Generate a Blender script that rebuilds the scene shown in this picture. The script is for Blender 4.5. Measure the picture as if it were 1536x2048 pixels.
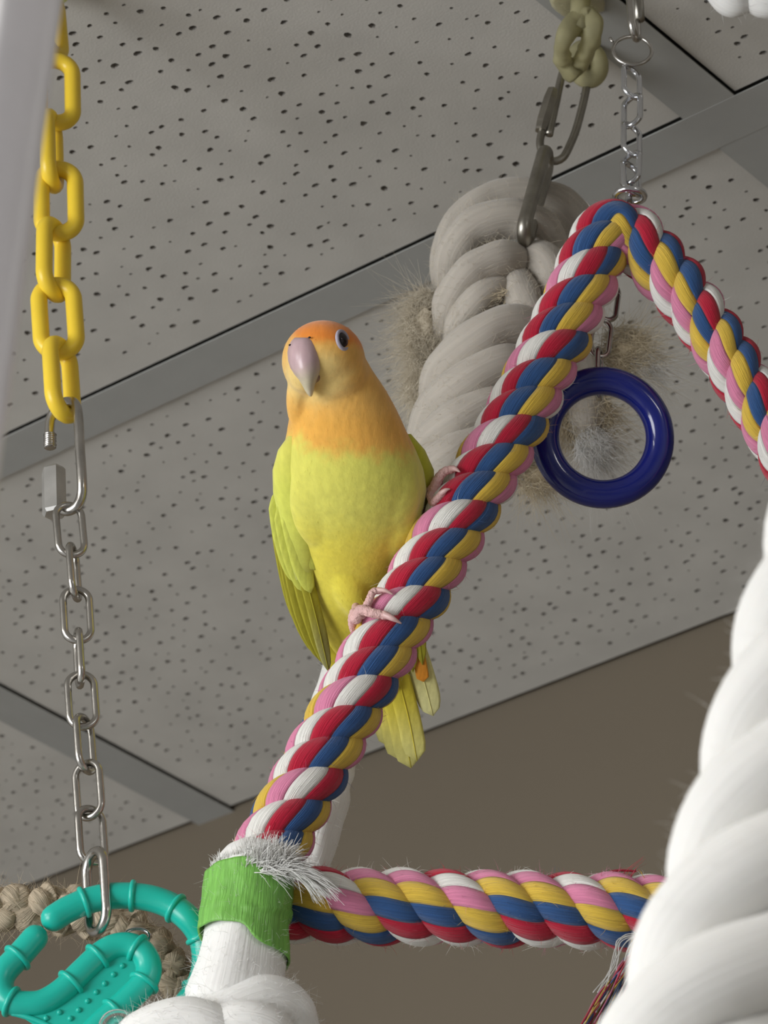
import bpy, bmesh, math, random
from mathutils import Vector, Matrix, noise
PI = math.pi
random.seed(7)
for o in list(bpy.data.objects):
    bpy.data.objects.remove(o)
sc = bpy.context.scene
COL = sc.collection

# ------------------------------------------------------------------ camera
FPX = 8000.0
PITCH, ROLL = 0.5434, -0.0203
CAM = Vector((0, 0, 1.6))
cp_, sp_ = math.cos(PITCH), math.sin(PITCH)
FW = Vector((0, cp_, sp_))
U0 = Vector((0, -sp_, cp_))
RT = Vector((1, 0, 0)) * math.cos(ROLL) + U0 * math.sin(ROLL)
UP = U0 * math.cos(ROLL) - Vector((1, 0, 0)) * math.sin(ROLL)
cam = bpy.data.cameras.new('camera')
cam.sensor_fit = 'VERTICAL'
cam.sensor_height = 24.0
cam.sensor_width = 18.0
cam.lens = FPX * 24.0 / 2048.0
cam.dof.use_dof = True
cam.dof.focus_distance = 1.485
cam.dof.aperture_fstop = cam.lens / 4.4
cam.clip_start = 0.02
camo = bpy.data.objects.new('camera', cam)
COL.objects.link(camo)
m = Matrix((RT, UP, -FW)).transposed().to_4x4()
m.translation = CAM
camo.matrix_world = m
sc.camera = camo

# ------------------------------------------------------------------ world, lights, exposure
w = bpy.data.worlds.new('world')
sc.world = w
w.use_nodes = True
w.node_tree.nodes['Background'].inputs[0].default_value = (0.75, 0.8, 0.9, 1)
w.node_tree.nodes['Background'].inputs[1].default_value = 0.3
sc.view_settings.view_transform = 'Standard'
sc.view_settings.look = 'None'
sc.view_settings.gamma = 1
sc.view_settings.use_curve_mapping = False
sc.view_settings.exposure = 0.18

# grid frame of the room: u runs along the main tees, n towards the far wall
PSI = -0.6607
H = 1.052
ZC = 1.6 + H
AU = Vector((math.cos(PSI), math.sin(PSI), 0))
AN = Vector((-math.sin(PSI), math.cos(PSI), 0))
S = 0.61
WB = 0.0271
A0 = 1.1401 * H
B1 = -1.3036 * H
B2 = -0.7238 * H
WL = 1.5041 * H
NMIN = A0 - 6 * S
UMIN = B2 - 4 * S
UMAX = B2 + 6 * S
def G(u, n, z):
    return AU * u + AN * n + Vector((0, 0, z))
GROT = Matrix((AU, AN, Vector((0, 0, 1)))).transposed()

def area(name, loc, aim, sx, sy, power, color):
    l = bpy.data.lights.new(name, 'AREA')
    l.shape = 'RECTANGLE'
    l.size, l.size_y = sx, sy
    l.energy = power
    l.color = color
    o = bpy.data.objects.new(name, l)
    COL.objects.link(o)
    o.location = loc
    z = -(aim.normalized())
    x = Vector((0, 0, 1)).cross(z)
    if x.length < 1e-3:
        x = AU.copy()
    x.normalize()
    y = z.cross(x)
    mm = Matrix((x, y, z)).transposed().to_4x4()
    mm.translation = loc
    o.matrix_world = mm
    return o
WIN_U, WIN_Z = -1.95, 1.55
area('window_daylight', G(WIN_U, NMIN + 0.06, WIN_Z), AN, 2.0, 1.5, 92, (0.97, 0.985, 1.0))

# ------------------------------------------------------------------ object helpers
WLOC = {}
def tag(o, label=None, cat=None, group=None, kind=None):
    if label: o['label'] = label
    if cat: o['category'] = cat
    if group: o['group'] = group
    if kind: o['kind'] = kind
    return o
def thing(name, loc, label, cat, group=None):
    o = bpy.data.objects.new(name, None)
    o.empty_display_size = 0.01
    o.location = loc
    COL.objects.link(o)
    WLOC[o.name] = Vector(loc)
    tag(o, label, cat, group)
    return o
def mesh_obj(name, geo, mat, parent=None, smooth=True, cols=None):
    """geo = (verts in world space, faces, loop uvs or None)"""
    vs, fs, uv = geo
    c = Vector((0, 0, 0))
    for v in vs: c += v
    c /= len(vs)
    me = bpy.data.meshes.new(name)
    me.from_pydata([v - c for v in vs], [], fs)
    if uv:
        l = me.uv_layers.new(name='UVMap')
        flat = []
        for f, fu in zip(fs, uv):
            for q in fu: flat += [q[0], q[1]]
        l.data.foreach_set('uv', flat)
    if cols:
        a = me.color_attributes.new('plumage', 'FLOAT_COLOR', 'POINT')
        flat = []
        for q in cols: flat += [q[0], q[1], q[2], 1.0]
        a.data.foreach_set('color', flat)
    me.update()
    if smooth:
        me.polygons.foreach_set('use_smooth', [True] * len(me.polygons))
    me.materials.append(mat)
    return link_mesh(name, me, c, parent)
def link_mesh(name, me, c, parent=None, rot=None):
    o = bpy.data.objects.new(name, me)
    COL.objects.link(o)
    p = WLOC[parent.name] if parent else Vector((0, 0, 0))
    mm = (rot.to_4x4() if rot else Matrix.Identity(4))
    mm.translation = Vector(c) - p
    o.matrix_local = mm
    if parent: o.parent = parent
    WLOC[o.name] = Vector(c)
    return o
def join(*geos):
    V, Fs, Us = [], [], []
    for g in geos:
        b = len(V)
        V += g[0]
        Fs += [tuple(i + b for i in f) for f in g[1]]
        Us += g[2] if g[2] else [[(0, 0)] * len(f) for f in g[1]]
    return V, Fs, Us

# pixel (of the 1536 x 2048 photograph) and depth -> point of the room
def P(px, py, d):
    return CAM + (FW + RT * ((px - 768) / FPX) + UP * ((1024 - py) / FPX)) * d
def dep(Y0, py):                       # depth of a plumb plane at distance Y0
    return Y0 / (cp_ - (1024 - py) / FPX * sp_)
def Q(px, py, Y0, dz=0.0):
    return P(px, py, dep(Y0, py) + dz)
PXM = 1.5 / FPX                        # metres per pixel at the bird

# ------------------------------------------------------------------ geometry helpers
def catmull(pts, n):
    pts = [Vector(p) for p in pts]
    if len(pts) == 2:
        return [pts[0].lerp(pts[1], i / n) for i in range(n + 1)]
    ext = [pts[0] * 2 - pts[1]] + pts + [pts[-1] * 2 - pts[-2]]
    L = [0]
    for a, b in zip(pts, pts[1:]): L.append(L[-1] + (b - a).length)
    out = []
    for k in range(n + 1):
        s = L[-1] * k / n
        i = 0
        while i < len(pts) - 2 and L[i + 1] < s: i += 1
        t = (s - L[i]) / max(1e-9, L[i + 1] - L[i])
        p0, p1, p2, p3 = ext[i:i + 4]
        out.append(0.5 * ((2 * p1) + (p2 - p0) * t + (2 * p0 - 5 * p1 + 4 * p2 - p3) * t * t + (3 * p1 - p0 - 3 * p2 + p3) * t ** 3))
    return out
def interp(arr, t):
    if not isinstance(arr, (list, tuple)): return arr
    f = t * (len(arr) - 1)
    i = min(int(f), len(arr) - 2)
    return arr[i] + (arr[i + 1] - arr[i]) * (f - i)
def frames(path, closed=False, start=None):
    n = len(path)
    T = []
    for i in range(n):
        if closed: d = path[(i + 1) % n] - path[i - 1]
        else: d = path[min(i + 1, n - 1)] - path[max(i - 1, 0)]
        T.append(d.normalized())
    a = Vector(start) if start else (Vector((0, 0, 1)) if abs(T[0].z) < 0.9 else Vector((1, 0, 0)))
    N = [(a - T[0] * a.dot(T[0])).normalized()]
    for i in range(1, n):
        v = N[-1] - T[i] * N[-1].dot(T[i])
        N.append(v.normalized())
    return T, N, [t.cross(q) for t, q in zip(T, N)]
def tube(path, r, seg=10, closed=False, caps=True, start=None, flat=1.0, rough=0.0, seed=0, round_caps=False):
    """tube along a dense path; r scalar or list over t"""
    n = len(path)
    T, N, B = frames(path, closed, start)
    V, Fs, Us = [], [], []
    s = 0.0
    ss = []
    for i in range(n):
        if i: s += (path[i] - path[i - 1]).length
        ss.append(s)
    def ring(c, N_, B_, rr, sl):
        for j in range(seg):
            a = 2 * PI * j / seg
            q = rr
            if rough:
                q *= 1 + rough * noise.noise(Vector((math.cos(a) * 1.2 + seed, math.sin(a) * 1.2, sl / max(rr, 1e-5) * 0.8)))
            V.append(c + N_ * (math.cos(a) * q) + B_ * (math.sin(a) * q * flat))
    rings = []
    if round_caps and not closed:
        r0 = interp(r, 0)
        for k in (0.15, 0.45, 0.75, 0.92):
            e = 1 - k
            rings.append((path[0] - T[0] * (r0 * math.sqrt(1 - k * k) if k < 1 else 0), N[0], B[0], r0 * k, 0))
    for i in range(n): rings.append((path[i], N[i], B[i], interp(r, i / max(1, n - 1)), ss[i]))
    if round_caps and not closed:
        r1 = interp(r, 1)
        for k in (0.92, 0.75, 0.45, 0.15):
            rings.append((path[-1] + T[-1] * (r1 * math.sqrt(1 - k * k)), N[-1], B[-1], r1 * k, ss[-1]))
    for R in rings: ring(*R)
    m_ = len(rings)
    for i in range(m_ if closed else m_ - 1):
        i2 = (i + 1) % m_
        for j in range(seg):
            j2 = (j + 1) % seg
            Fs.append((i * seg + j, i * seg + j2, i2 * seg + j2, i2 * seg + j))
            u0, u1 = rings[i][4], (rings[i2][4] if i2 else s)
            Us.append([(u0, j / seg), (u0, (j + 1) / seg), (u1, (j + 1) / seg), (u1, j / seg)])
    if caps and not closed:
        Fs.append(tuple(reversed(range(seg)))); Us.append([(0, 0)] * seg)
        b = (m_ - 1) * seg
        Fs.append(tuple(range(b, b + seg))); Us.append([(s, 0)] * seg)
    return V, Fs, Us
def ptube(pts, r, n=40, **k):
    return tube(catmull(pts, n), r, **k)
def torus(c, nrm, R, r, ns=48, seg=12, ry=None, up=None):
    nrm = nrm.normalized()
    a = Vector(up) if up else Vector((0, 0, 1))
    y = (a - nrm * a.dot(nrm)).normalized()
    x = y.cross(nrm)
    path = [c + x * (math.cos(2 * PI * i / ns) * R) + y * (math.sin(2 * PI * i / ns) * (ry or R)) for i in range(ns)]
    return tube(path, r, seg, closed=True, start=nrm)
def ellipsoid(c, ax, ay, az, nu=20, nv=14):
    V, Fs = [], []
    for i in range(nv + 1):
        t = PI * i / nv
        for j in range(nu):
            p = 2 * PI * j / nu
            V.append(c + ax * (math.sin(t) * math.cos(p)) + ay * math.cos(t) + az * (math.sin(t) * math.sin(p)))
    for i in range(nv):
        for j in range(nu):
            j2 = (j + 1) % nu
            Fs.append((i * nu + j, i * nu + j2, (i + 1) * nu + j2, (i + 1) * nu + j))
    return V, Fs, None
def box(c, x, y, z, hx, hy, hz):
    V = []
    for sx in (-1, 1):
        for sy in (-1, 1):
            for sz in (-1, 1):
                V.append(c + x * (hx * sx) + y * (hy * sy) + z * (hz * sz))
    return V, [(0, 1, 3, 2), (4, 6, 7, 5), (0, 4, 5, 1), (2, 3, 7, 6), (0, 2, 6, 4), (1, 5, 7, 3)], None
def gbox(u0, u1, n0, n1, z0, z1):
    return box(G((u0 + u1) / 2, (n0 + n1) / 2, (z0 + z1) / 2), AU, AN, Vector((0, 0, 1)), (u1 - u0) / 2, (n1 - n0) / 2, (z1 - z0) / 2)
def hairs(items, nseg=3):
    """items: (root, direction, length, radius, bend vector); 3-sided tapering threads"""
    V, Fs = [], []
    for root, d, L, r, bend in items:
        d = d.normalized()
        a = d.orthogonal().normalized()
        b = d.cross(a)
        base = len(V)
        for i in range(nseg + 1):
            t = i / nseg
            c = root + d * (L * t) + bend * (L * t * t)
            rr = r * (1 - 0.75 * t)
            for k in range(3):
                an = 2 * PI * k / 3
                V.append(c + a * (math.cos(an) * rr) + b * (math.sin(an) * rr))
        for i in range(nseg):
            for k in range(3):
                k2 = (k + 1) % 3
                q = base + i * 3
                Fs.append((q + k, q + k2, q + 3 + k2, q + 3 + k))
    return V, Fs, None
def rvec(s=1.0):
    return Vector((random.gauss(0, s), random.gauss(0, s), random.gauss(0, s)))
def fuzz(geo, count, L, r, out=0.6, wild=0.6):
    """loose fibres over a mesh's surface"""
    vs, fs, _ = geo
    it = []
    for _i in range(count):
        f = random.choice(fs)
        if len(f) > 4: continue
        a, b, c = vs[f[0]], vs[f[1]], vs[f[2]]
        nn = (b - a).cross(c - a)
        if nn.length < 1e-14: continue
        nn.normalize()
        s, t = random.random(), random.random()
        p = a + (b - a) * s + (c - b) * t
        tang = (c - b).normalized()
        d = nn * out + tang * random.uniform(-1, 1) + rvec(0.35)
        it.append((p - nn * r, d, L * random.uniform(0.4, 1.3), r, rvec(wild * 0.5)))
    return hairs(it)

# ------------------------------------------------------------------ materials
def s2l(c):
    return tuple(((v / 255) / 12.92 if v / 255 <= 0.04045 else ((v / 255 + 0.055) / 1.055) ** 2.4) for v in c)
def new_mat(name):
    mt = bpy.data.materials.new(name)
    mt.use_nodes = True
    return mt, mt.node_tree.nodes, mt.node_tree.links, mt.node_tree.nodes['Principled BSDF']
def mat(name, col, rough=0.5, metal=0.0, var=0.06, vscale=60, bump=0.0, bscale=300, spec=0.5, sheen=0.0, sss=0.0, coat=0.0, trans=0.0, ior=1.45, stretch=None, uvmap=False, flecks=None):
    mt, N, L, b = new_mat(name)
    b.inputs['Roughness'].default_value = rough
    b.inputs['Metallic'].default_value = metal
    b.inputs['Specular IOR Level'].default_value = spec
    b.inputs['Sheen Weight'].default_value = sheen
    b.inputs['Coat Weight'].default_value = coat
    b.inputs['Transmission Weight'].default_value = trans
    b.inputs['IOR'].default_value = ior
    if sss:
        b.inputs['Subsurface Weight'].default_value = sss
        b.inputs['Subsurface Radius'].default_value = (1.0, 0.6, 0.35)
        b.inputs['Subsurface Scale'].default_value = 0.003
    tc = N.new('ShaderNodeTexCoord')
    mp = N.new('ShaderNodeMapping')
    L.new(tc.outputs['UV' if uvmap else 'Object'], mp.inputs[0])
    if stretch: mp.inputs['Scale'].default_value = stretch
    n1 = N.new('ShaderNodeTexNoise')
    n1.inputs['Scale'].default_value = vscale
    n1.inputs['Detail'].default_value = 4
    L.new(mp.outputs[0], n1.inputs['Vector'])
    rp = N.new('ShaderNodeValToRGB')
    rp.color_ramp.elements[0].position = 0.3
    rp.color_ramp.elements[1].position = 0.7
    rp.color_ramp.elements[0].color = tuple(max(0, c * (1 - 2 * var)) for c in col) + (1,)
    rp.color_ramp.elements[1].color = tuple(min(1, c * (1 + var)) for c in col) + (1,)
    if flecks:
        e = rp.color_ramp.elements.new(0.78)
        e.color = tuple(flecks) + (1,)
    L.new(n1.outputs['Fac'], rp.inputs[0])
    L.new(rp.outputs[0], b.inputs['Base Color'])
    if bump:
        n2 = N.new('ShaderNodeTexNoise')
        n2.inputs['Scale'].default_value = bscale
        n2.inputs['Detail'].default_value = 3
        L.new(mp.outputs[0], n2.inputs['Vector'])
        bp = N.new('ShaderNodeBump')
        bp.inputs['Strength'].default_value = bump
        bp.inputs['Distance'].default_value = 0.001
        L.new(n2.outputs['Fac'], bp.inputs['Height'])
        L.new(bp.outputs[0], b.inputs['Normal'])
    return mt
def cotton(name, rgb, var=0.08, flecks=None):       # uv: u metres along the thread, v around
    return mat(name, s2l(rgb), rough=0.95, spec=0.1, var=var, vscale=1.0, stretch=(45, 14, 1), uvmap=True, bump=0.8, bscale=2.3, sheen=0.25, flecks=flecks)
YARN = [cotton('yarn_pink', (226, 138, 172)), cotton('yarn_white', (238, 236, 230), 0.05),
        cotton('yarn_red', (188, 34, 60)), cotton('yarn_blue', (52, 88, 140), 0.12, s2l((105, 140, 185))),
        cotton('yarn_yellow', (226, 190, 76))]
M_white = mat('white_cotton', s2l((230, 229, 226)), rough=1, spec=0.05, var=0.02, vscale=1.0, stretch=(12, 34, 1), uvmap=True, bump=0.4, bscale=1.6, sheen=0.2, sss=0.06)
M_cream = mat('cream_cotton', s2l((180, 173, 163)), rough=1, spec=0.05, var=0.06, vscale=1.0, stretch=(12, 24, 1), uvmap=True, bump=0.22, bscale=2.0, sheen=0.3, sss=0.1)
M_fuzzw = mat('white_fibre', s2l((236, 235, 232)), rough=1, spec=0.05, var=0.02)
M_fuzzc = mat('cream_fibre', s2l((222, 212, 192)), rough=1, spec=0.05, var=0.05)
M_fray = mat('tan_fibre', s2l((222, 208, 180)), rough=1, spec=0.05, var=0.12)
M_jute = mat('jute', s2l((184, 169, 147)), rough=1, spec=0.05, var=0.18, vscale=1.0, stretch=(80, 16, 1), uvmap=True, bump=1.0, bscale=2.0)
M_jfib = mat('jute_fibre', s2l((206, 188, 160)), rough=1, spec=0.05, var=0.15)
M_steel = mat('steel', (0.50, 0.48, 0.45), rough=0.26, metal=1, var=0.1, vscale=120, bump=0.05, bscale=400)
M_zinc = mat('zinc_sleeve', (0.55, 0.54, 0.52), rough=0.42, metal=0.85, var=0.08, vscale=100)
M_chrome = mat('bright_steel', (0.66, 0.67, 0.70), rough=0.16, metal=1, var=0.05, vscale=100)
M_dull = mat('dull_steel', (0.36, 0.34, 0.30), rough=0.36, metal=1, var=0.12, vscale=120)
M_yel = mat('yellow_plastic', s2l((240, 206, 62)), rough=0.33, var=0.03, sss=0.15, spec=0.45)
M_yelg = mat('lime_plastic', s2l((215, 220, 60)), rough=0.35, var=0.03)
M_blue = mat('blue_lacquer', s2l((22, 32, 112)), rough=0.16, var=0.08, spec=0.5, coat=0.25, bump=0.04, bscale=200)
M_teal = mat('teal_plastic', s2l((30, 178, 160)), rough=0.3, var=0.03, spec=0.5, sss=0.05)
M_post = mat('white_paint', s2l((226, 224, 230)), rough=0.22, var=0.02, spec=0.5)
M_stain = mat('yellowed_plastic', s2l((196, 190, 150)), rough=0.5, var=0.12, vscale=90, bump=0.4, bscale=120, trans=0.55, ior=1.2)
M_clear = mat('clear_plastic', (0.9, 0.95, 0.95), rough=0.06, var=0.0, trans=0.95, ior=1.4)
M_tee = mat('tee_paint', s2l((164, 164, 161)), rough=0.6, var=0.02, spec=0.3)
M_wall = mat('wall_paint', s2l((105, 96, 83)), rough=0.9, var=0.02, vscale=3, bump=0.1, bscale=150, spec=0.2)
M_off = mat('off_white_paint', s2l((186, 186, 184)), rough=0.9, var=0.02, vscale=3, spec=0.2)
M_floor = mat('floor_vinyl', s2l((140, 140, 139)), rough=0.6, var=0.1, vscale=8)
M_tile = mat('tile_fibre', s2l((198, 195, 189)), rough=1, spec=0.05, var=0.04, vscale=25, bump=0.12, bscale=900)
M_pore = mat('tile_pore_shade', s2l((158, 153, 146)), rough=1, spec=0.02, var=0.1)  # darker colour in the tile pits, painted in to deepen their shade
M_green = mat('green_tape', s2l((122, 184, 84)), rough=0.42, var=0.14, vscale=1, stretch=(60, 10, 1), uvmap=True, bump=0.5, bscale=2.2, spec=0.5)
M_diff = mat('lamp_diffuser', (0.9, 0.9, 0.88), rough=0.6, var=0.0)
M_diff.node_tree.nodes['Principled BSDF'].inputs['Emission Color'].default_value = (1, 0.97, 0.92, 1)
M_diff.node_tree.nodes['Principled BSDF'].inputs['Emission Strength'].default_value = 3.0
def plumage(name, rough=0.85, bump=0.35, bscale=420, sheen=0.35):
    mt, N, L, b = new_mat(name)
    a = N.new('ShaderNodeVertexColor'); a.layer_name = 'plumage'
    tc = N.new('ShaderNodeTexCoord')
    mp = N.new('ShaderNodeMapping'); mp.inputs['Scale'].default_value = (1, 1, 0.35)
    L.new(tc.outputs['Object'], mp.inputs[0])
    n1 = N.new('ShaderNodeTexNoise'); n1.inputs['Scale'].default_value = bscale; n1.inputs['Detail'].default_value = 3
    L.new(mp.outputs[0], n1.inputs['Vector'])
    mx = N.new('ShaderNodeMix'); mx.data_type = 'RGBA'; mx.blend_type = 'MULTIPLY'
    mx.inputs[0].default_value = 0.28
    L.new(a.outputs[0], mx.inputs[6]); L.new(n1.outputs['Fac'], mx.inputs[7])
    L.new(mx.outputs[2], b.inputs['Base Color'])
    bp = N.new('ShaderNodeBump'); bp.inputs['Strength'].default_value = bump; bp.inputs['Distance'].default_value = 0.0006
    L.new(n1.outputs['Fac'], bp.inputs['Height']); L.new(bp.outputs[0], b.inputs['Normal'])
    b.inputs['Roughness'].default_value = rough
    b.inputs['Specular IOR Level'].default_value = 0.15
    b.inputs['Sheen Weight'].default_value = sheen
    b.inputs['Subsurface Weight'].default_value = 0.1
    b.inputs['Subsurface Radius'].default_value = (1, .7, .3)
    b.inputs['Subsurface Scale'].default_value = 0.003
    return mt
M_plume = plumage('body_plumage')
M_feather = plumage('flight_feather', rough=0.6, bump=0.25, bscale=600, sheen=0.1)
M_beak = plumage('beak_horn', rough=0.28, bump=0.02, sheen=0.0)
M_beak.node_tree.nodes['Principled BSDF'].inputs['Specular IOR Level'].default_value = 0.5
M_pupil = mat('dark_eye', (0.012, 0.006, 0.008), rough=0.08, var=0, spec=0.6)
M_ering = mat('eye_skin', s2l((172, 166, 182)), rough=0.6, var=0.08, vscale=300)
M_toe = mat('pink_scaly_skin', s2l((220, 178, 174)), rough=0.6, var=0.1, vscale=250, bump=0.8, bscale=900)
M_claw = mat('claw_horn', s2l((214, 176, 172)), rough=0.35, var=0.06)

# ------------------------------------------------------------------ the room
def struct(name, geo, mt, parent=None, smooth=False):
    o = mesh_obj(name, geo, mt, parent, smooth)
    o['kind'] = 'structure'
    return o
struct('floor', gbox(UMIN, UMAX, NMIN, WL + 0.1, -0.05, 0), M_floor)
struct('wall_back', gbox(UMIN, UMAX, WL, WL + 0.1, 0, ZC + 0.1), M_wall)
struct('wall_left', gbox(UMIN - 0.1, UMIN, NMIN, WL + 0.1, 0, ZC + 0.1), M_off)
struct('wall_right', gbox(UMAX, UMAX + 0.1, NMIN, WL + 0.1, 0, ZC + 0.1), M_off)
# front wall, with the window opening behind the viewer
wx0, wx1, wz0, wz1 = WIN_U - 1.0, WIN_U + 1.0, WIN_Z - 0.75, WIN_Z + 0.75
struct('wall_front', join(gbox(UMIN, wx0, NMIN - 0.1, NMIN, 0, ZC + 0.1), gbox(wx1, UMAX, NMIN - 0.1, NMIN, 0, ZC + 0.1),
                          gbox(wx0, wx1, NMIN - 0.1, NMIN, 0, wz0), gbox(wx0, wx1, NMIN - 0.1, NMIN, wz1, ZC + 0.1)), M_off)
win = struct('window_1', join(gbox(wx0, wx0 + .05, NMIN - .08, NMIN - .02, wz0, wz1), gbox(wx1 - .05, wx1, NMIN - .08, NMIN - .02, wz0, wz1),
                              gbox(wx0, wx1, NMIN - .08, NMIN - .02, wz0, wz0 + .05), gbox(wx0, wx1, NMIN - .08, NMIN - .02, wz1 - .05, wz1)), M_post)
mesh_obj('window_pane', gbox(wx0 + .05, wx1 - .05, NMIN - .055, NMIN - .047, wz0 + .05, wz1 - .05), M_clear, win, False)

ceil = struct('ceiling', gbox(UMIN, UMAX, NMIN, WL + 0.05, ZC + 0.045, ZC + 0.06), M_tile)
def tile_mesh(wu, wn, seed):
    rnd = random.Random(seed)
    V, Fs, PORE = [], [], []
    cell = 0.0110
    cu, cn = max(1, round(wu / cell)), max(1, round(wn / cell))
    du, dn = wu / cu, wn / cn
    idx = {}
    def vert(i, j):
        if (i, j) not in idx:
            idx[(i, j)] = len(V)
            V.append(Vector((i * du, j * dn, 0)))
        return idx[(i, j)]
    K = 8
    for i in range(cu):
        for j in range(cn):
            c = [vert(i, j), vert(i + 1, j), vert(i + 1, j + 1), vert(i, j + 1)]
            q = rnd.random()
            if q < 0.10 or i in (0, cu - 1) or j in (0, cn - 1):
                Fs.append((c[3], c[2], c[1], c[0]))
                continue
            if q < 0.42: r, dp = rnd.uniform(0.0007, 0.00115), 0.0030
            else: r, dp = rnd.uniform(0.0012, 0.0019), 0.010
            x = (i + 0.5 + rnd.uniform(-0.30, 0.30)) * du
            y = (j + 0.5 + rnd.uniform(-0.30, 0.30)) * dn
            ex = rnd.uniform(0.9, 1.2)
            ring0, ring1 = [], []
            for k in range(K):
                a = 2 * PI * (k + 0.5) / K - 3 * PI / 4 - PI / 8
                rr = r * rnd.uniform(0.85, 1.15)
                ring0.append(len(V)); V.append(Vector((x + math.cos(a) * rr * ex, y + math.sin(a) * rr / ex, 0)))
                ring1.append(len(V)); V.append(Vector((x + math.cos(a) * rr * 0.8, y + math.sin(a) * rr * 0.8, dp)))
            for s in range(4):          # a corner owns two ring vertices
                a0, a1 = ring0[2 * s], ring0[(2 * s + 1) % K]
                a2 = ring0[(2 * s + 2) % K]
                Fs.append((c[s], a0, a1))
                Fs.append((c[s], a1, a2, c[(s + 1) % 4]))
            for k in range(K):
                k2 = (k + 1) % K
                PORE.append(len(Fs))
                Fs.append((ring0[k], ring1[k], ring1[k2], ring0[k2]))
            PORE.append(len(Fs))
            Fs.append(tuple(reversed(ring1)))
    T_ = 0.016
    b = len(V)
    V += [Vector((0, 0, 0)), Vector((wu, 0, 0)), Vector((wu, wn, 0)), Vector((0, wn, 0)),
          Vector((0, 0, T_)), Vector((wu, 0, T_)), Vector((wu, wn, T_)), Vector((0, wn, T_))]
    for k in range(4):
        k2 = (k + 1) % 4
        Fs.append((b + k, b + k2, b + 4 + k2, b + 4 + k))
    Fs.append((b + 4, b + 5, b + 6, b + 7))
    me = bpy.data.meshes.new('ceiling_tile')
    me.from_pydata(V, [], Fs)
    me.materials.append(M_tile)
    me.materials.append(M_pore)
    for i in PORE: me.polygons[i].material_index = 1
    me.update()
    return me
GAP = 0.0015
TS = S - WB + 0.0032
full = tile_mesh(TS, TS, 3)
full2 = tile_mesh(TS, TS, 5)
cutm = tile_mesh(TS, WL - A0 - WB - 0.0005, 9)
LAMPS = [(-1, -4), (-2, -3), (3, -2)]  # last entry is an unseen panel, added as fill from the right
ZT = ZC + 0.0019
for ci in range(-4, 6):
    for rj in range(-6, 1):
        if (ci, rj) in LAMPS: continue
        u0 = B2 + WB + ci * S + 0.0008
        if rj == 0:
            me, n0 = cutm, A0 + WB - 0.004
        else:
            me, n0 = (full, full2)[(ci + rj) % 2], A0 + WB + rj * S - 0.004
        o = link_mesh('tile', me, G(u0, n0, ZT), ceil, GROT)
for rj in range(-6, 1):
    n0 = A0 + rj * S
    mesh_obj('main_tee', join(gbox(UMIN, UMAX, n0, n0 + WB, ZC, ZC + 0.0005), gbox(UMIN, UMAX, n0 + WB / 2 - .001, n0 + WB / 2 + .001, ZC + .0005, ZC + 0.035)), M_tee, ceil, False)
for ci in range(-4, 7):
    for rj in range(-6, 1):
        u0 = B2 + ci * S
        n0, n1 = A0 + rj * S + WB, (A0 + (rj + 1) * S if rj < 0 else WL)
        mesh_obj('cross_tee', join(gbox(u0, u0 + WB, n0 - 0.001, n1 + 0.0 , ZC + 0.0002, ZC + 0.0007),
                                   gbox(u0 + WB / 2 - .001, u0 + WB / 2 + .001, n0, n1, ZC + .0005, ZC + 0.03)), M_tee, ceil, False)
for ci, rj in LAMPS:
    u0, n0 = B2 + WB + ci * S, A0 + WB + rj * S
    l_ = S - WB
    far = {-2: 'added as fill, farthest from the yellow plastic chain', -3: 'closest to the yellow plastic chain', -4: 'between two other panels'}[rj]
    t = thing('ceiling_light', G(u0 + l_ / 2, n0 + l_ / 2, ZC), 'square recessed ceiling light panel ' + far, 'light', 'recessed ceiling lights')
    mesh_obj('frame', join(gbox(u0, u0 + l_, n0, n0 + .02, ZC, ZC + .03), gbox(u0, u0 + l_, n0 + l_ - .02, n0 + l_, ZC, ZC + .03),
                           gbox(u0, u0 + .02, n0, n0 + l_, ZC, ZC + .03), gbox(u0 + l_ - .02, u0 + l_, n0, n0 + l_, ZC, ZC + .03)), M_tee, t, False)
    mesh_obj('diffuser', gbox(u0 + .02, u0 + l_ - .02, n0 + .02, n0 + l_ - .02, ZC + .012, ZC + .016), M_diff, t, False)
    area('ceiling_light_lamp', G(u0 + l_ / 2, n0 + l_ / 2, ZC - 0.004), Vector((0, 0, -1)), 0.5, 0.5, 22 if ci == 3 else 14, (1.0, 0.975, 0.94))

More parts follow.
